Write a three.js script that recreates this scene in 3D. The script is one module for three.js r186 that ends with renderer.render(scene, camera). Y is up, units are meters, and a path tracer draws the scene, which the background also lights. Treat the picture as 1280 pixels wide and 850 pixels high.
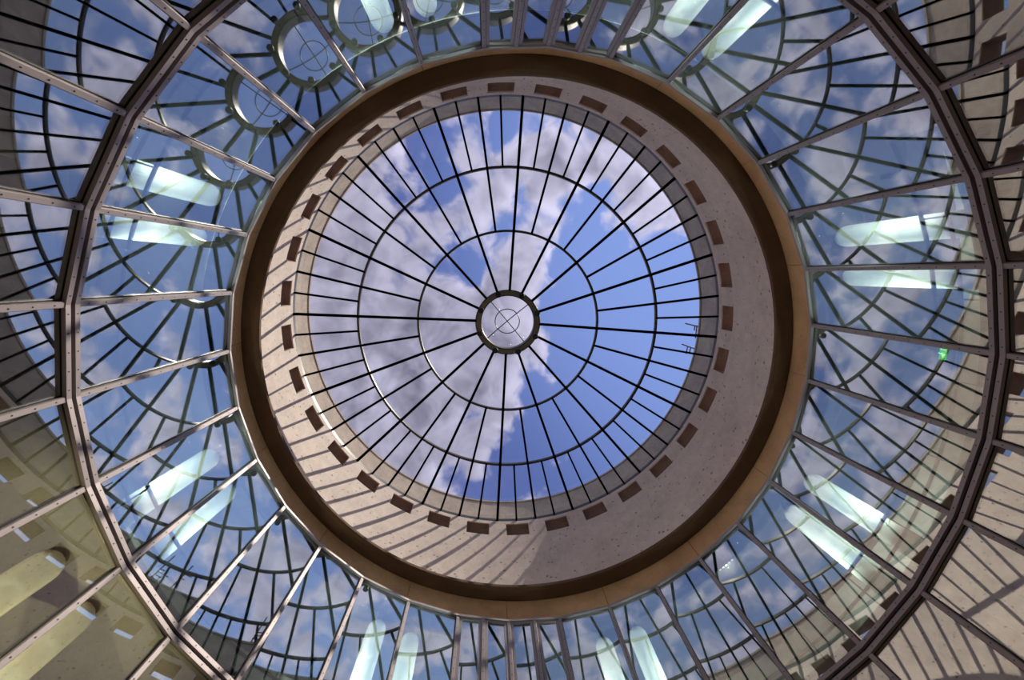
import * as THREE from 'three';
import { mergeGeometries } from 'three/addons/utils/BufferGeometryUtils.js';
import { createNoise2D } from 'simplex-noise';

// ---------------------------------------------------------------- camera, sky, sun, exposure
const EYE = 1.5;                                   // height of the lens above the floor, metres
const scene = new THREE.Scene();
const renderer = new THREE.WebGLRenderer({ antialias: true });
renderer.toneMapping = THREE.LinearToneMapping;
renderer.toneMappingExposure = 1.12;
renderer.shadowMap.enabled = true;
renderer.shadowMap.type = THREE.PCFSoftShadowMap;

const camera = new THREE.PerspectiveCamera(73.706, 1280 / 850, 0.1, 400);
camera.position.set(-1.052, EYE, 2.455);
{
  const right = new THREE.Vector3(0.999426, -0.033330, 0.006106);
  const up = new THREE.Vector3(0, 0.180190, 0.983632);
  const back = new THREE.Vector3(-0.033885, -0.983067, 0.180086);
  camera.quaternion.setFromRotationMatrix(new THREE.Matrix4().makeBasis(right, up, back));
}
camera.setViewOffset(1280, 850, 10.91, -22.78, 1280, 850);

function mulberry(a) {
  return () => { a = (a + 0x6d2b79f5) | 0; let t = Math.imul(a ^ (a >>> 15), 1 | a); t = (t + Math.imul(t ^ (t >>> 7), 61 | t)) ^ t; return ((t ^ (t >>> 14)) >>> 0) / 4294967296; };
}
const smooth = (x, a, b) => { const t = Math.min(1, Math.max(0, (x - a) / (b - a))); return t * t * (3 - 2 * t); };

// the sky: blue air with a broken cloud deck
const SKY_STRENGTH = 1.0;
{
  const n1 = createNoise2D(mulberry(11)), n2 = createNoise2D(mulberry(23)), n3 = createNoise2D(mulberry(37));
  const fbm = (n, x, y, o) => { let s = 0, a = 0.5; for (let i = 0; i < o; i++) { s += a * n(x, y); x = x * 2.03 + 3.1; y = y * 2.03 - 1.7; a *= 0.53; } return s; };
  // banks and gaps of the deck: centre, size and weight on a plane one unit above the eye
  const banks = [
    [-0.28, 0.05, 0.26, 0.42], [-0.22, 0.30, 0.22, 0.42], [-0.05, 0.40, 0.13, 0.30], [-0.02, 0.20, 0.16, 0.30], [0.10, 0.05, 0.10, 0.22], [0.10, 0.16, 0.07, 0.22], [0.27, -0.22, 0.14, 0.34], [0.37, -0.12, 0.08, 0.26],
    [0.12, -0.27, 0.10, 0.14], [0.02, 0.08, 0.08, 0.3], [0.375, 0.30, 0.045, 0.42], [-0.25, -0.16, 0.16, 0.30], [0.10, -0.1, 0.07, 0.2], [0.17, -0.2, 0.06, 0.3],
    [0.38, 0.12, 0.22, -0.75], [0.26, 0.34, 0.20, -0.62], [-0.18, -0.27, 0.08, -0.40], [-0.10, -0.16, 0.07, -0.42], [-0.06, -0.03, 0.06, -0.48], [0.20, -0.13, 0.06, -0.42], [0.02, -0.30, 0.05, -0.32],
    [-0.02, 0.50, 0.09, -0.42], [0.06, 0.42, 0.06, -0.30], [0.20, 0.02, 0.07, -0.42], [-0.30, 0.20, 0.05, -0.12], [0.06, 0.36, 0.05, -0.2],
  ];
  const W = 2560, H = 1280, data = new Float32Array(W * H * 4), S = [0.528, 0.839, 0.132];     // S points at the sun
  for (let row = 0; row < H; row++) {
    const e = ((row + 0.5) / H - 0.5) * Math.PI, y = Math.sin(e), c = Math.cos(e);
    for (let col = 0; col < W; col++) {
      const at = (row * W + col) * 4, a = ((col + 0.5) / W - 0.5) * 2 * Math.PI, x = Math.cos(a) * c, z = Math.sin(a) * c;
      if (y <= 0.02) { data.set([0.30, 0.33, 0.37, 1], at); continue; }
      const X = x / (y + 0.12) * 1.12, Y = -z / (y + 0.12) * 1.12;
      const wx = 0.035 * fbm(n2, X * 4.5, Y * 4.5, 3), wy = 0.035 * fbm(n2, X * 4.5 + 9, Y * 4.5 - 5, 3);
      let bias = 0;
      if (X * X + Y * Y < 1.6) for (const [bx, by, s, k] of banks) { const dx = X + wx - bx, dy = Y + wy - by; bias += k * Math.exp(-(dx * dx + dy * dy) / (s * s)); }
      const u = (X + wx) * 5.4, v = (Y + wy) * 5.4, d = 0.02 + bias + 0.78 * fbm(n1, u, v, 6), toSun = 0.02 + bias + 0.78 * fbm(n1, u + 0.16, v - 0.04, 4);
      const cover = smooth(d, -0.16, 0.30) * smooth(y, 0.03, 0.2), thick = smooth(d, 0.05, 0.85), fine = fbm(n3, u * 2.1, v * 2.1, 4);
      const lit = Math.max(0.25, 0.92 - 0.34 * thick + 0.62 * Math.max(-0.4, Math.min(0.6, d - toSun)) + 0.20 * fine);
      const m = x * S[0] + y * S[1] + z * S[2], glow = smooth(m, 0.72, 1.0), low = smooth(1 - y, 0.05, 0.6);
      const b = [0.098 + 0.15 * glow + 0.14 * low, 0.142 + 0.215 * glow + 0.20 * low, 0.39 + 0.40 * glow + 0.16 * low], g = lit * (0.86 + 0.26 * glow);
      const cl = [0.63 * g + 0.01, 0.585 * g + 0.015, 0.745 * g + 0.045];
      for (let k = 0; k < 3; k++) data[at + k] = b[k] + (cl[k] - b[k]) * 0.96 * cover;
      data[at + 3] = 1;
    }
  }
  const sky = new THREE.DataTexture(data, W, H, THREE.RGBAFormat, THREE.FloatType);
  sky.magFilter = sky.minFilter = THREE.LinearFilter;
  sky.mapping = THREE.EquirectangularReflectionMapping;
  sky.needsUpdate = true;
  scene.background = sky;
  scene.backgroundIntensity = SKY_STRENGTH;
}

const sun = new THREE.DirectionalLight(new THREE.Color().setRGB(1.0, 0.88, 0.74), 4.6);
{
  const el = THREE.MathUtils.degToRad(57), az = THREE.MathUtils.degToRad(14);
  sun.position.set(Math.cos(el) * Math.cos(az) * 60, 20 + Math.sin(el) * 60, Math.cos(el) * Math.sin(az) * 60);
  sun.target.position.set(0, 20, 0);
  sun.castShadow = true;
  Object.assign(sun.shadow.camera, { left: -16, right: 16, top: 26, bottom: -26, near: 10, far: 130 });
  sun.shadow.mapSize.set(4096, 4096);
  scene.add(sun, sun.target);
}

// ---------------------------------------------------------------- helpers
const used = new Map();
function numbered(name) { const n = used.get(name) ?? 0; used.set(name, n + 1); return n ? `${name}_${String(n).padStart(3, '0')}` : name; }
function thing(name, label, category, opt = {}) {
  const o = new THREE.Group();
  o.name = numbered(name);
  o.userData = { label, category };
  if (opt.group) o.userData.group = opt.group;
  if (opt.kind) o.userData.kind = opt.kind;
  if (opt.at) o.position.set(...opt.at);
  scene.add(o);
  return o;
}
function part(name, geometry, material, parent, extra) {
  const m = new THREE.Mesh(geometry, material);
  m.name = name;
  if (extra) Object.assign(m.userData, extra);
  parent.add(m);
  return m;
}
function copyOf(o, extra) { const c = o.clone(); c.name = numbered(o.name.replace(/_\d{3}$/, '')); c.userData = { ...o.userData, ...extra }; scene.add(c); return c; }
const rad = THREE.MathUtils.degToRad;
const T0 = rad(-2.978), STEP = rad(-11.25);        // first mullion and spacing, turned about the axis of the rotunda
const Y = (h) => h + EYE;                          // heights were taken from the lens
const polar = (r, a, y) => new THREE.Vector3(r * Math.cos(a), y, r * Math.sin(a));

// a solid ring sector: radii r0..r1, angles a0..a1, heights y0..y1; uv in metres
function sector(r0, r1, a0, a1, y0, y1, seg = 4, closed = false) {
  const pos = [], uv = [], idx = [];
  const face = (pts, n, uvs) => {                  // a strip of quads given as pairs of points
    const s = pos.length / 3;
    pts.forEach((p, i) => { pos.push(p.x, p.y, p.z); uv.push(...uvs[i]); });
    for (let i = 0; i < n; i++) { const k = s + i * 2; idx.push(k, k + 1, k + 2, k + 2, k + 1, k + 3); }
  };
  const strip = (ra, ya, rb, yb, flat) => {
    const p = [], t = [];
    for (let i = 0; i <= seg; i++) {
      const a = a0 + ((a1 - a0) * i) / seg;
      p.push(polar(ra, a, ya), polar(rb, a, yb));
      if (flat) t.push([ra * Math.cos(a), ra * Math.sin(a)], [rb * Math.cos(a), rb * Math.sin(a)]); else t.push([a * 10, ya], [a * 10, yb]);
    }
    face(p, seg, t);
  };
  strip(r0, y0, r0, y1); strip(r1, y1, r1, y0); strip(r0, y1, r1, y1, true); strip(r1, y0, r0, y0, true);
  if (!closed) for (const [a, f] of [[a0, 1], [a1, -1]]) {
    const q = [polar(r0, a, y0), polar(r1, a, y0), polar(r0, a, y1), polar(r1, a, y1)], t = [[r0, y0], [r1, y0], [r0, y1], [r1, y1]];
    if (f < 0) { q.reverse(); t.reverse(); }
    face(q, 1, t);
  }
  const g = new THREE.BufferGeometry();
  g.setAttribute('position', new THREE.Float32BufferAttribute(pos, 3));
  g.setAttribute('uv', new THREE.Float32BufferAttribute(uv, 2));
  g.setIndex(idx);
  g.computeVertexNormals();
  return g;
}
const ring = (r0, r1, y0, y1, seg = 128) => sector(r0, r1, 0, Math.PI * 2, y0, y1, seg, true);
// a revolved closed profile of [radius, height] pairs, flat facets between corners, uv in metres
function revolve(profile, a0 = 0, a1 = Math.PI * 2, seg = 128) {
  const pos = [], uv = [], idx = [];
  let run = 0;
  for (let j = 0; j < profile.length; j++) {
    const [ra, ya] = profile[j], [rb, yb] = profile[(j + 1) % profile.length], s = pos.length / 3, len = Math.hypot(rb - ra, yb - ya);
    for (let i = 0; i <= seg; i++) {
      const a = a0 + ((a1 - a0) * i) / seg, p = polar(ra, a, ya), q = polar(rb, a, yb);
      pos.push(p.x, p.y, p.z, q.x, q.y, q.z); uv.push(a * 9, run, a * 9, run + len);
    }
    for (let i = 0; i < seg; i++) { const k = s + i * 2; idx.push(k, k + 1, k + 2, k + 2, k + 1, k + 3); }
    run += len;
  }
  if (a1 - a0 < 6.28) for (const a of [a0, a1]) {
    const s = pos.length / 3, pts = profile.map(([r, y]) => new THREE.Vector2(r, y));
    for (const v of pts) { const p = polar(v.x, a, v.y); pos.push(p.x, p.y, p.z); uv.push(v.x, v.y); }
    for (const t of THREE.ShapeUtils.triangulateShape(pts, [])) idx.push(s + t[0], s + t[1], s + t[2]);
  }
  const g = new THREE.BufferGeometry();
  g.setAttribute('position', new THREE.Float32BufferAttribute(pos, 3));
  g.setAttribute('uv', new THREE.Float32BufferAttribute(uv, 2));
  g.setIndex(idx); g.computeVertexNormals();
  return g;
}
// a bar of rectangular section with chamfered lower edges, from p to q
function bar(p, q, w, d, upHint = new THREE.Vector3(0, 1, 0)) {
  const dir = q.clone().sub(p), len = dir.length(); dir.normalize();
  const side = new THREE.Vector3().crossVectors(dir, upHint).normalize(), up = new THREE.Vector3().crossVectors(side, dir);
  const c = Math.min(w, d) * 0.22;
  const s = new THREE.Shape([[-w / 2, d / 2], [-w / 2, -d / 2 + c], [-w / 2 + c, -d / 2], [w / 2 - c, -d / 2], [w / 2, -d / 2 + c], [w / 2, d / 2]].map((v) => new THREE.Vector2(...v)));
  const g = new THREE.ExtrudeGeometry(s, { depth: len, bevelEnabled: false });
  return g.applyMatrix4(new THREE.Matrix4().makeBasis(side, up, dir).setPosition(p));
}
// a flat slab between four corners (in order), thickened downwards
function slab(c, t) {
  const n = new THREE.Vector3().crossVectors(c[1].clone().sub(c[0]), c[3].clone().sub(c[0])).normalize();
  if (n.y < 0) n.negate();
  const low = c.map((v) => v.clone().addScaledVector(n, -t)), pos = [], put = (...v) => v.forEach((k) => pos.push(k.x, k.y, k.z));
  const quad = (a, b, d, e) => put(a, b, d, a, d, e);
  quad(...c); quad(...low.slice().reverse());
  for (let i = 0; i < 4; i++) { const j = (i + 1) % 4; quad(c[i], low[i], low[j], c[j]); }
  const g = new THREE.BufferGeometry();
  g.setAttribute('position', new THREE.Float32BufferAttribute(pos, 3));
  g.computeVertexNormals();
  return g;
}
const flat = (g) => { const f = g.index ? g.toNonIndexed() : g; for (const k of Object.keys(f.attributes)) if (!['position', 'normal', 'uv'].includes(k)) f.deleteAttribute(k); return f; };
const join = (list) => mergeGeometries(list.map(flat));

// ---------------------------------------------------------------- materials
// a tiling field of values: sum of periodic noise
function field(size, seed, make) {
  const r = mulberry(seed), cells = new Map();
  const lattice = (p) => { if (!cells.has(p)) cells.set(p, Float32Array.from({ length: p * p }, () => r())); return cells.get(p); };
  const value = (x, y, p) => {
    const g = lattice(p), fx = x * p, fy = y * p, ix = Math.floor(fx), iy = Math.floor(fy), u = fx - ix, v = fy - iy, s = u * u * (3 - 2 * u), t = v * v * (3 - 2 * v);
    const at = (i, j) => g[((j + p) % p) * p + ((i + p) % p)];
    return (at(ix, iy) * (1 - s) + at(ix + 1, iy) * s) * (1 - t) + (at(ix, iy + 1) * (1 - s) + at(ix + 1, iy + 1) * s) * t;
  };
  const out = new Float32Array(size * size);
  for (let j = 0; j < size; j++) for (let i = 0; i < size; i++) out[j * size + i] = make((x, y, p) => value(x, y, p), i / size, j / size);
  return { out, r };
}
function surface(size, metres, seed, tint, { mottle = 0.2, grain = 0.1, pits = 0, pitSize = [1, 3], streak = 0 } = {}) {
  const { out, r } = field(size, seed, (v, x, y) => {
    const m = v(x, y, 4) * 0.3 + v(x, y, 9) * 0.3 + v(x, y, 21) * 0.25 + v(x, y, 55) * 0.15;
    const st = streak ? v(x, y * 0.25, 64) * 0.6 + v(x, y * 0.125, 128) * 0.4 - 0.5 : 0;
    return 1 + mottle * (m - 0.5) * 2 + grain * (v(x, y, size >> 1) + v(x, y, size >> 2) - 1) + streak * st;
  });
  const height = Float32Array.from(out, (k) => 0.5 + 0.6 * (k - 1));
  for (let n = 0; n < pits; n++) {
    const cx = r() * size, cy = r() * size, rr = pitSize[0] + (pitSize[1] - pitSize[0]) * r() ** 3, deep = 0.35 + 0.4 * r();
    for (let j = -Math.ceil(rr); j <= rr; j++) for (let i = -Math.ceil(rr); i <= rr; i++) {
      const d = Math.hypot(i, j) / rr; if (d > 1) continue;
      const k = ((Math.floor(cy + j) + size) % size) * size + ((Math.floor(cx + i) + size) % size), f = 1 - deep * (1 - d * d);
      out[k] *= f; height[k] *= f * f;
    }
  }
  const col = new Uint8Array(size * size * 4), bmp = new Uint8Array(size * size * 4), enc = (c) => 255 * (c <= 0.0031308 ? 12.92 * c : 1.055 * Math.max(0, c) ** (1 / 2.4) - 0.055);
  for (let k = 0; k < size * size; k++) {
    for (let c = 0; c < 3; c++) { col[k * 4 + c] = Math.max(0, Math.min(255, enc(tint[c] * out[k]))); bmp[k * 4 + c] = Math.max(0, Math.min(255, 255 * height[k])); }
    col[k * 4 + 3] = bmp[k * 4 + 3] = 255;
  }
  const tex = (d, s) => {
    const t = new THREE.DataTexture(d, size, size, THREE.RGBAFormat);
    t.wrapS = t.wrapT = THREE.RepeatWrapping; t.magFilter = THREE.LinearFilter; t.minFilter = THREE.LinearMipmapLinearFilter; t.generateMipmaps = true;
    t.repeat.set(1 / metres, 1 / metres); if (s) t.colorSpace = THREE.SRGBColorSpace; t.needsUpdate = true; return t;
  };
  return { map: tex(col, true), bumpMap: tex(bmp, false) };
}
const std = (o) => new THREE.MeshStandardMaterial(o), lin = (r, g, b) => new THREE.Color().setRGB(r, g, b);
const M = {
  concrete: std({ ...surface(1024, 5, 3, [0.73, 0.625, 0.56], { mottle: 0.22, grain: 0.10, pits: 300, pitSize: [1.5, 15], streak: 0.12 }), bumpScale: 0.012, roughness: 0.9 }),
  parapet: std({ ...surface(512, 4, 5, [0.34, 0.275, 0.225], { mottle: 0.3, grain: 0.12, pits: 60, pitSize: [1, 4], streak: 0.25 }), bumpScale: 0.01, roughness: 0.92 }),
  sandstone: std({ ...surface(1024, 5, 7, [0.66, 0.41, 0.235], { mottle: 0.28, grain: 0.14, pits: 160, pitSize: [1, 6] }), bumpScale: 0.01, roughness: 0.88 }),
  plaster: std({ ...surface(512, 4, 9, [0.62, 0.60, 0.54], { mottle: 0.08, grain: 0.05 }), bumpScale: 0.002, roughness: 0.85 }),
  column: std({ ...surface(512, 3, 13, [0.80, 0.79, 0.70], { mottle: 0.12, grain: 0.08, pits: 50, pitSize: [1, 3] }), bumpScale: 0.003, roughness: 0.7 }),
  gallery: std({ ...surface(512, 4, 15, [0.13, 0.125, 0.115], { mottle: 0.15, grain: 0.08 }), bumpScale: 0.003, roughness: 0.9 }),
  paving: std({ ...surface(512, 3, 17, [0.34, 0.31, 0.28], { mottle: 0.25, grain: 0.12 }), bumpScale: 0.004, roughness: 0.8 }),
  timber: std({ ...surface(512, 2, 19, [0.27, 0.155, 0.115], { mottle: 0.25, grain: 0.15, streak: 0.5 }), bumpScale: 0.004, roughness: 0.75 }),
  aluminium: std({ color: lin(0.35, 0.30, 0.31), metalness: 0.35, roughness: 0.5 }),
  gasket: std({ color: lin(0.02, 0.02, 0.022), roughness: 0.8 }),
  steel: std({ color: lin(0.045, 0.040, 0.032), metalness: 0.25, roughness: 0.38 }),
  ringSteel: std({ color: lin(0.16, 0.14, 0.115), metalness: 0.2, roughness: 0.5 }),
  black: std({ color: lin(0.012, 0.012, 0.013), roughness: 0.55 }),
  rail: std({ color: lin(0.07, 0.08, 0.10), metalness: 0.1, roughness: 0.55 }),
  darkBrown: std({ ...surface(512, 4, 21, [0.13, 0.066, 0.033], { mottle: 0.3, grain: 0.15 }), bumpScale: 0.006, roughness: 0.85 }),  // dark brown of the ledge and soffit, darker than the tan fascia
  coated: new THREE.MeshPhysicalMaterial({ color: lin(0.88, 0.94, 0.92), transmission: 1, thickness: 0, roughness: 0, ior: 4.4, metalness: 0 }),
  clear: new THREE.MeshPhysicalMaterial({ color: lin(0.97, 0.985, 0.985), transmission: 1, thickness: 0, roughness: 0, ior: 1.5, metalness: 0 }),
};

// ---------------------------------------------------------------- the setting: floor, drum, ring beam, galleries
const R_GLASS = 8.0, H_TRANSOM = 7.52, H_TOP = 12.2, H_SILL = 2.6;
const R_DRUM = 10.46, H_DOME = 22.39;

const floor = thing('floor', 'pale stone paving of the round hall', 'floor', { kind: 'structure' });
part('paving', ring(0.02, 13.2, -0.3, 0, 96), M.paving, floor);

// drum above the glass: cast concrete wall a metre thick, pierced by 32 square openings
const drum = thing('wall_drum', 'round grey beige concrete drum wall pierced by small square openings below the glass roof', 'wall', { kind: 'structure' });
{
  const half = rad(3.2), list = [ring(R_DRUM, 11.46, Y(14.05), Y(20.9), 192), ring(R_DRUM, 11.46, Y(21.95), Y(22.22), 192)];
  for (let k = 0; k < 32; k++) { const c = T0 + STEP * k; list.push(sector(R_DRUM, 11.46, c - rad(5.625) + half, c + rad(5.625) - half, Y(20.9), Y(21.95), 4)); }
  part('concrete', join(list), M.concrete, drum);
  const lining = join([
    sector(R_DRUM + 0.06, 11.44, -half, half, Y(21.925), Y(21.95), 2), sector(R_DRUM + 0.06, 11.44, -half, half, Y(20.9), Y(20.925), 2),
    sector(R_DRUM + 0.06, 11.44, -half, -half + 0.0024, Y(20.925), Y(21.925), 1), sector(R_DRUM + 0.06, 11.44, half - 0.0024, half, Y(20.925), Y(21.925), 1),
  ]);
  const pane = sector(11.30, 11.312, -half + 0.0024, half - 0.0024, Y(20.925), Y(21.925), 1);
  for (let k = 0; k < 32; k++) {
    const a = T0 + STEP * (k + 0.5), l = part('opening_lining', lining, M.timber, drum, { label: 'dark brown timber lining of a square opening' });
    l.rotation.y = -a;
    part('pane', pane, M.clear, l);
  }
}
const parapet = thing('wall_parapet', 'weathered concrete parapet ring standing around the glass roof', 'wall', { kind: 'structure' });
part('upstand', ring(10.66, 11.20, Y(22.22), Y(24.55), 192), M.parapet, parapet);
part('coping', ring(10.60, 11.26, Y(24.55), Y(24.68), 192), M.parapet, parapet);

// ring beam that carries the drum: lip, soffit and tan fascia in sixteen panels
const beam = thing('trim_1', 'tan sandstone ring beam with dark soffit above the glass wall', 'ring beam', { kind: 'structure' });
part('ledge', revolve([[7.89, Y(13.60)], [7.87, Y(13.62)], [7.87, Y(13.72)], [7.90, Y(13.75)], [R_DRUM + 0.9, Y(14.05)], [R_DRUM + 0.9, Y(13.58)], [8.0, Y(13.58)]], 0, Math.PI * 2, 192), M.darkBrown, beam);
for (let k = 0; k < 16; k++) {
  const a = T0 + STEP * 2 * k, g = 0.0009;
  part('panel', revolve([[8.38, Y(12.28)], [8.36, Y(12.31)], [8.36, Y(13.52)], [8.38, Y(13.575)], [8.75, Y(13.575)], [8.75, Y(12.28)]], a + g, a - STEP * 2 - g, 12), M.sandstone, beam);
}
part('backing', ring(8.44, 8.74, Y(12.30), Y(13.52), 96), M.gasket, beam);
part('head_plate', ring(7.99, 8.74, Y(12.21), Y(12.27), 96), M.gasket, beam);

// galleries behind the glass
const ceilingUp = thing('ceiling', 'dark ceiling of the upper gallery behind the glass wall', 'ceiling', { kind: 'structure' });
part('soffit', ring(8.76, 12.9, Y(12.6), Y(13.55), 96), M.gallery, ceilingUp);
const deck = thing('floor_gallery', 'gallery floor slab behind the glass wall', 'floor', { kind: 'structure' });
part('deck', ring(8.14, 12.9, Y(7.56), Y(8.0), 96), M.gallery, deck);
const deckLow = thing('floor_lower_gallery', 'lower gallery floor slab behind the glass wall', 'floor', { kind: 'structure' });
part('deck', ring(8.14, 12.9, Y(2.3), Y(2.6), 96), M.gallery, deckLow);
const outer = thing('wall_gallery', 'plain outer wall of the galleries', 'wall', { kind: 'structure' });
part('masonry', ring(12.6, 13.2, 0, Y(13.5), 96), M.plaster, outer);
const base = thing('wall_base', 'sandstone base wall below the glass', 'wall', { kind: 'structure' });
part('masonry', ring(7.9, 8.35, 0, Y(2.3), 96), M.sandstone, base);

// ---------------------------------------------------------------- the glass wall: 32 flat bays, two rows of panes
const wall = thing('wall_glazed', 'round glass wall of flat panes held by pale metal bars', 'glass wall', { kind: 'structure' });
{
  const splits = new Set([7, 8, 23, 24]);
  const corner = (k) => polar(R_GLASS, T0 + STEP * k, 0);
  const screwGeo = new THREE.CylinderGeometry(0.011, 0.011, 0.008, 8).rotateX(Math.PI / 2);
  // upright bars: a dark carrier behind the glass and a pale cover strip in front of it
  const upright = (w, y0, y1, r) => {
    const s = new THREE.Shape([[-w / 2, 0], [-w / 2, -0.045], [-w / 2 + 0.012, -0.06], [w / 2 - 0.012, -0.06], [w / 2, -0.045], [w / 2, 0]].map((v) => new THREE.Vector2(...v)));
    return new THREE.ExtrudeGeometry(s, { depth: y1 - y0, bevelEnabled: false }).rotateX(-Math.PI / 2).rotateY(-Math.PI / 2).translate(0, y0, 0);
  };
  const carrier = (w, y0, y1) => new THREE.BoxGeometry(0.12, y1 - y0, w).translate(0.062, (y0 + y1) / 2, 0);
  const rows = [[H_SILL, H_TRANSOM - 0.13], [H_TRANSOM + 0.13, H_TOP]];
  const geos = rows.map(([a, b]) => ({ cover: upright(0.105, Y(a), Y(b)), back: carrier(0.13, Y(a), Y(b)), n: Math.round((b - a) / 0.34) }));
  const place = (p, turn) => new THREE.Matrix4().makeRotationY(turn).setPosition(p);
  const mullion = (p, turn) => rows.forEach(([a, b], i) => {
    const m = place(p, turn), o = part('mullion', geos[i].cover, M.aluminium, wall);
    o.applyMatrix4(m);
    part('gasket', geos[i].back, M.gasket, o);
    const list = [];
    for (let j = 0; j < geos[i].n; j++) list.push(screwGeo.clone().rotateY(Math.PI / 2).translate(-0.0625, Y(a) + ((j + 0.5) / geos[i].n) * (b - a), 0));
    part('screws', join(list), M.black, o, { kind: 'stuff' });
  });
  for (let k = 0; k < 32; k++) {
    mullion(corner(k), -(T0 + STEP * k));
    const p = corner(k), q = corner(k + 1), mid = p.clone().add(q).multiplyScalar(0.5), turn = -(T0 + STEP * (k + 0.5)), wide = p.distanceTo(q);
    const halves = splits.has(k) ? 2 : 1;
    if (halves === 2) mullion(mid, turn);
    const along = q.clone().sub(p).normalize(), out = mid.clone().normalize();
    for (let s = 0; s < halves; s++) {
      const w = wide / halves - 0.10, c = p.clone().addScaledVector(along, (wide / halves) * (s + 0.5));
      rows.forEach(([a, b]) => {
        const pane = part('pane', new THREE.BoxGeometry(0.02, b - a - 0.02, w), M.coated, wall);
        pane.position.copy(c).addScaledVector(out, 0.03).setY(Y((a + b) / 2));
        pane.rotation.y = turn;
        if (halves === 2) {                        // the narrow lights are opening sashes with a frame of their own
          const f = [], z = w / 2 - 0.05, t = 0.075;
          for (const e of [-1, 1]) f.push(new THREE.BoxGeometry(0.05, b - a - 0.1, t).translate(-0.035, 0, e * z), new THREE.BoxGeometry(0.05, t, 2 * z - t).translate(-0.035, e * ((b - a) / 2 - 0.09), 0));
          part('sash_frame', join(f), M.aluminium, pane);
        }
      });
    }
    // transom of two pale rails with a dark gap, head rail and sill rail
    for (const [h, t, nm] of [[H_TRANSOM + 0.085, 0.09, 'transom'], [H_TRANSOM - 0.085, 0.09, 'transom'], [H_TOP - 0.02, 0.07, 'head_rail'], [H_SILL + 0.03, 0.07, 'sill_rail']]) {
      const g = new THREE.BoxGeometry(0.07, t, wide + 0.012).translate(-0.035, 0, 0), o = part(nm, g, M.aluminium, wall);
      o.position.copy(mid).setY(Y(h)); o.rotation.y = turn;
      if (nm === 'transom') {
        const list = [];
        for (let j = 0; j < 5; j++) list.push(screwGeo.clone().rotateY(Math.PI / 2).translate(-0.072, 0, ((j + 0.5) / 5 - 0.5) * wide));
        part('screws', join(list), M.black, o, { kind: 'stuff' });
      }
    }
    const g = part('transom_gasket', new THREE.BoxGeometry(0.06, 0.20, wide), M.gasket, wall);
    g.position.copy(mid).addScaledVector(out, 0.032).setY(Y(H_TRANSOM)); g.rotation.y = turn;
  }
}

// ---------------------------------------------------------------- the glass roof: a shallow cone of 112 panes round an oculus
const RO = 1.70, SLOPE = 0.178;
const coneY = (r) => Y(H_DOME + 0.05) + (R_DRUM - r) * SLOPE;
const R1 = 4.63, R2 = 7.53;
const dome = thing('glass_dome', 'shallow conical glass roof with black radial ribs and three rings', 'skylight');
{
  const rib = (a, r0, r1, w, d) => { const p = polar(r0, a, coneY(r0) - d / 2), q = polar(r1, a, coneY(r1) - d / 2); return bar(p, q, w, d); };
  for (let k = 0; k < 64; k++) {
    const a = T0 + (STEP / 2) * k, main = k % 4 === 0, mid = k % 4 === 2;
    part('rib', rib(a, main ? RO - 0.02 : mid ? R1 : R2, R_DRUM + 0.12, main ? 0.125 : mid ? 0.105 : 0.09, main ? 0.20 : 0.17), M.steel, dome);
  }
  const zone = (r0, r1, n) => {
    for (let k = 0; k < n; k++) {
      const a = T0 + (STEP * 32 / n) * k, b = T0 + (STEP * 32 / n) * (k + 1), g = 0.012, t = (r, s, o) => { const v = polar(r, s, coneY(r) + 0.035); return v; };
      const c0 = Math.cos((a - b) / 2);
      part('pane', slab([t(r0 + g, a), t(r1 - g, a), t(r1 - g, b), t(r0 + g, b)], 0.014), M.clear, dome);
    }
  };
  zone(RO, R1, 16); zone(R1, R2, 32); zone(R2, R_DRUM + 0.1, 64);
  for (const r of [R1, R2]) part('ring_bar', ring(r - 0.055, r + 0.055, coneY(r) - 0.16, coneY(r) + 0.005, 128), M.steel, dome);
  part('edge_beam', ring(R_DRUM + 0.0, R_DRUM + 0.19, coneY(R_DRUM) - 0.215, coneY(R_DRUM) + 0.02, 128), M.steel, dome);
  const y = coneY(RO);
  const eye = part('oculus_ring', revolve([[1.40, y - 0.10], [1.44, y - 0.18], [1.64, y - 0.18], [1.70, y - 0.10], [1.70, y + 0.40], [1.40, y + 0.40]], 0, Math.PI * 2, 64), M.ringSteel, dome);
  const tor = (r, t, h) => new THREE.TorusGeometry(r, t, 8, 64).rotateX(Math.PI / 2).translate(0, h, 0);
  part('rim', tor(1.69, 0.03, y - 0.16), M.ringSteel, eye);
  part('rim', tor(1.42, 0.03, y - 0.16), M.steel, eye);
  const cap = (r) => y + 0.36 + 0.30 * (1 - (r / 1.4) ** 2);
  part('pane', new THREE.LatheGeometry([...Array(9)].map((_, i) => new THREE.Vector2(1.4 * i / 8, cap(1.4 * i / 8))), 64), M.clear, eye);
  for (const a of [rad(40), rad(130)]) {
    const pts = [...Array(17)].map((_, i) => { const r = 1.39 * (i / 8 - 1); return polar(r, a, cap(r) - 0.03); });
    part('glazing_bar', new THREE.TubeGeometry(new THREE.CatmullRomCurve3(pts), 32, 0.026, 8), M.steel, eye);
  }
  part('glazing_ring', tor(0.66, 0.024, cap(0.66) - 0.03), M.steel, eye);
}
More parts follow.
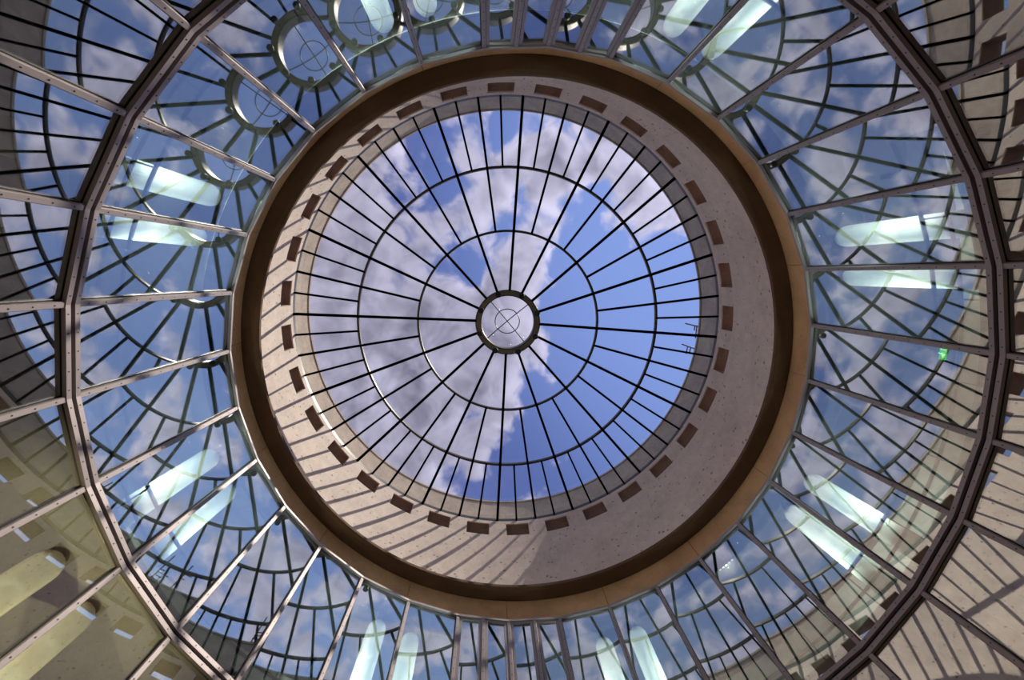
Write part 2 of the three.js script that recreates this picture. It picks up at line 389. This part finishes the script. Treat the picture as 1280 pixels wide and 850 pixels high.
// floodlights below the oculus ring
{
  const y = coneY(RO) - 0.18;
  const one = thing('floodlight', 'small black floodlight hanging below the oculus ring of the glass roof', 'spotlight', { group: 'floodlights around the oculus' });
  part('bracket', join([new THREE.CylinderGeometry(0.022, 0.022, 0.30, 10).translate(0, -0.15, 0), new THREE.CylinderGeometry(0.05, 0.05, 0.02, 12).translate(0, -0.01, 0)]), M.black, one);
  part('housing', new THREE.LatheGeometry([[0, 0.15], [0.07, 0.145], [0.12, 0.10], [0.15, 0.02], [0.155, -0.08], [0.14, -0.11], [0.125, -0.095], [0, -0.09]].map((v) => new THREE.Vector2(...v)), 20).translate(0, -0.42, 0), M.black, one);
  for (let k = 0; k < 8; k++) {
    const o = k ? copyOf(one) : one, a = T0 + STEP * 2 + STEP * 4 * k;
    o.position.copy(polar(1.56, a, y - 0.012)); o.rotation.y = -a;
  }
}

// ---------------------------------------------------------------- galleries: columns, railing, sign
{
  const profile = (t) => [[0, 0], [0.27, 0], [0.27, t - 0.34], [0.262, t - 0.24], [0.235, t - 0.15], [0.19, t - 0.09], [0.13, t - 0.055], [0.10, t - 0.05], [0, t - 0.05]].map((v) => new THREE.Vector2(...v));
  const make = (name, label, group, y0, h, t) => {
    const o = thing(name, label, 'column', { group });
    part('shaft', new THREE.LatheGeometry(profile(t), 40), M.column, o);
    part('neck', new THREE.CylinderGeometry(0.085, 0.085, h - t + 0.05, 20).translate(0, (h + t - 0.05) / 2, 0), M.rail, o);
    part('base_ring', new THREE.TorusGeometry(0.275, 0.02, 8, 40).rotateX(Math.PI / 2).translate(0, 0.02, 0), M.rail, o);
    o.userData.y0 = y0;
    return o;
  };
  const kinds = [
    make('gallery_column', 'white round column of the upper gallery behind the glass wall', 'paired columns of the upper gallery', Y(8.0), 4.6, 4.15),
    make('lower_column', 'pale yellowish round column of the lower gallery behind the glass wall', 'paired columns of the lower gallery', Y(2.6), 4.96, 4.93),
  ];
  for (const kind of kinds) {
    const y0 = kind.userData.y0; delete kind.userData.y0;
    for (let k = 0; k < 16; k++) {
      const o = k ? copyOf(kind) : kind, a = T0 + STEP * 2 + STEP * 4 * (k >> 1) + rad(k & 1 ? 3.4 : -3.4);
      o.position.copy(polar(9.0, a, y0)); o.rotation.y = -a;
    }
  }
  const rail = thing('gallery_railing', 'round metal railing of the upper gallery behind the glass wall', 'railing');
  const loop = (r, t, h) => new THREE.TorusGeometry(r, t, 10, 160).rotateX(Math.PI / 2).translate(0, Y(h), 0);
  part('handrail', loop(8.5, 0.04, 9.22), M.rail, rail);
  part('lower_rail', loop(8.5, 0.036, 8.68), M.rail, rail);
  for (let k = 0; k < 32; k++) { const p = part('post', new THREE.CylinderGeometry(0.018, 0.018, 1.22, 10), M.rail, rail); p.position.copy(polar(8.5, T0 + STEP * (k + 0.5), Y(8.61))); }
}

// spotlights that wash the columns: clamped to the upper railing, and standing on the lower floor
function uplights(name, label, group, colour, power, cone, pairs, { r, y, back, lift, aimY, side, clamp }) {
  const glow = std({ color: lin(0.5, 0.5, 0.5), emissive: new THREE.Color().setRGB(...colour), emissiveIntensity: 0.8, roughness: 0.5 });
  const one = thing(name, label, 'uplight', { group });
  if (clamp) {
    part('clamp', new THREE.BoxGeometry(0.07, 0.03, 0.06).translate(0, 0.015, 0), M.black, one);
    part('arm', bar(new THREE.Vector3(0, 0.03, 0), new THREE.Vector3(-back, lift - 0.14, 0), 0.025, 0.025), M.black, one);
  } else part('foot', new THREE.CylinderGeometry(0.10, 0.11, 0.05, 20).translate(0, 0.025, 0), M.black, one);
  const head = part('head', new THREE.CylinderGeometry(0.07, 0.055, 0.15, 20).translate(-back, lift - 0.085, 0), M.black, one);
  part('lens', new THREE.CylinderGeometry(0.062, 0.062, 0.01, 20).translate(-back, lift - 0.006, 0), glow, head);
  let n = 0;
  for (const k of pairs) for (const e of [-1, 1]) {
    const o = n++ ? copyOf(one) : one, mid = T0 + STEP * 2 + STEP * 4 * k, a = mid + e * rad(side);
    o.position.copy(polar(r, a, y)); o.rotation.y = -a;
    const l = new THREE.SpotLight(new THREE.Color().setRGB(...colour), power, 0, rad(cone), 0.9, 2);
    l.target.position.copy(polar(8.95, mid + e * rad(3.4), aimY));
    l.position.copy(polar(r - back, a, y + lift));
    l.position.addScaledVector(l.target.position.clone().sub(l.position).normalize(), clamp ? 0.13 : 0.05);
    l.castShadow = true; l.shadow.radius = 3;
    scene.add(l, l.target);
  }
}
uplights('gallery_uplight', 'small black spotlight clamped to the upper gallery railing and aimed at a white column', 'spotlights on the upper gallery railing', [0.84, 1.0, 0.96], 34, 72, [0, 1, 2, 3, 4, 5, 6, 7], { r: 8.5, y: Y(9.262), back: 0.2, lift: 0.24, aimY: Y(11.0), side: 13, clamp: true });
uplights('lower_uplight', 'small black uplight on the lower gallery floor aimed at a yellowish column', 'uplights on the lower gallery floor', [1.0, 0.80, 0.44], 130, 36, [3], { r: 8.27, y: Y(2.6), back: 0, lift: 0.22, aimY: Y(6.9), side: 13, clamp: false });

// pale unlit ring added for the streak of light along the upper gallery ceiling
{
  const streakRing = thing('streak_ring', 'pale unlit ring added for a streak of light under the upper gallery ceiling', 'light streak ring');
  part('channel', ring(8.80, 8.90, Y(12.48), Y(12.56), 128), M.column, streakRing);
  for (let k = 0; k < 32; k++) { const h = part('hanger', new THREE.BoxGeometry(0.03, 0.04, 0.03), M.rail, streakRing); h.position.copy(polar(8.85, T0 + STEP * (k + 0.5), Y(12.58))); }
}
// five small lamps in a row under the upper gallery ceiling
{
  const glow = std({ color: lin(0.8, 0.8, 0.8), emissive: lin(0.85, 1.0, 0.95), emissiveIntensity: 1.6 });
  const a = rad(-45.1), o = thing('ceiling_spot_bar', 'row of small white lamps on the upper gallery ceiling', 'ceiling lamp', { at: polar(9.02, a, Y(12.6)).toArray() });
  o.rotation.y = -a;
  part('bar', new THREE.BoxGeometry(0.07, 0.04, 0.62).translate(0, -0.02, 0), M.black, o);
  for (let i = 0; i < 5; i++) part('bulb', new THREE.SphereGeometry(0.032, 14, 10).translate(0, -0.06, (i - 2) * 0.12), glow, o);
  const l = new THREE.PointLight(lin(0.85, 1.0, 0.95), 1.0, 0, 2); l.position.copy(polar(9.02, a, Y(12.44))); l.castShadow = true; scene.add(l);
}
// emergency exit sign
{
  const c = document.createElement('canvas'); c.width = 256; c.height = 128;
  const g = c.getContext('2d');
  g.fillStyle = '#12a63a'; g.fillRect(0, 0, 256, 128);
  g.fillStyle = '#e9f7c0';
  g.fillRect(176, 18, 58, 92);                                               // doorway
  g.fillStyle = '#12a63a'; g.fillRect(184, 26, 42, 84);
  g.strokeStyle = '#e9f7c0'; g.fillStyle = '#e9f7c0'; g.lineWidth = 11; g.lineCap = 'round'; g.lineJoin = 'round';
  const line = (...p) => { g.beginPath(); p.forEach((q, i) => (i ? g.lineTo(...q) : g.moveTo(...q))); g.stroke(); };
  g.beginPath(); g.arc(104, 28, 11, 0, 7); g.fill();                         // running figure
  line([96, 48], [84, 74], [104, 88], [98, 110]); line([84, 74], [66, 92], [44, 90]); line([96, 50], [120, 58], [132, 48]); line([92, 52], [70, 56], [60, 70]);
  line([30, 64], [56, 64]);
  const t = new THREE.CanvasTexture(c); t.colorSpace = THREE.SRGBColorSpace;
  const a = rad(-357.36), o = thing('exit_sign', 'small lit green exit sign with a white running figure hanging in the upper gallery', 'exit sign', { at: polar(11.0, a, Y(11.44)).toArray() });
  o.rotation.y = -a - Math.PI / 2;
  part('housing', new THREE.BoxGeometry(0.40, 0.22, 0.05).translate(0, 0, -0.026), M.black, o);
  part('sign_face', new THREE.PlaneGeometry(0.38, 0.20).translate(0, 0, 0.001), std({ color: lin(0.2, 0.2, 0.2), map: t, emissive: lin(1, 1, 1), emissiveMap: t, emissiveIntensity: 2.2, roughness: 0.4 }), o);
  part('hanger', join([-0.14, 0.14].map((x) => new THREE.CylinderGeometry(0.008, 0.008, 1.05, 8).translate(x, 0.635, -0.026))), M.rail, o);
  const l = new THREE.PointLight(lin(0.2, 1.0, 0.3), 0.05, 0, 2); l.position.copy(polar(10.85, a, Y(11.44))); l.castShadow = true; scene.add(l);
}
// aerials on the parapet
{
  const base = (h) => Y(24.68) + h;
  const one = (label, a, r, list) => {
    const o = thing('roof_aerial', label, 'aerial', { at: polar(r, a, base(0)).toArray() });
    o.rotation.y = -a;
    part('mast', new THREE.CylinderGeometry(0.04, 0.04, 2.4, 10).translate(0, 1.2, 0), M.steel, o);
    for (const [h, w] of list) part('element', new THREE.CylinderGeometry(0.034, 0.034, w, 8).rotateX(Math.PI / 2).translate(0, h, -w * 0.42), M.steel, o);
    part('foot', new THREE.CylinderGeometry(0.09, 0.09, 0.03, 12).translate(0, 0.015, 0), M.rail, o);
  };
  one('roof aerial of thin crossbars standing on the parapet', rad(-1.9), 10.95, [[0.35, 0.75], [0.62, 0.7], [0.9, 0.75], [1.15, 0.3]]);
  one('slender second roof aerial with short crossbars beside the first', rad(-8.6), 10.95, [[1.2, 0.3], [1.6, 0.5]]);
}

scene.traverse((o) => { if (o.isMesh) { o.castShadow = true; o.receiveShadow = true; } });
renderer.render(scene, camera);
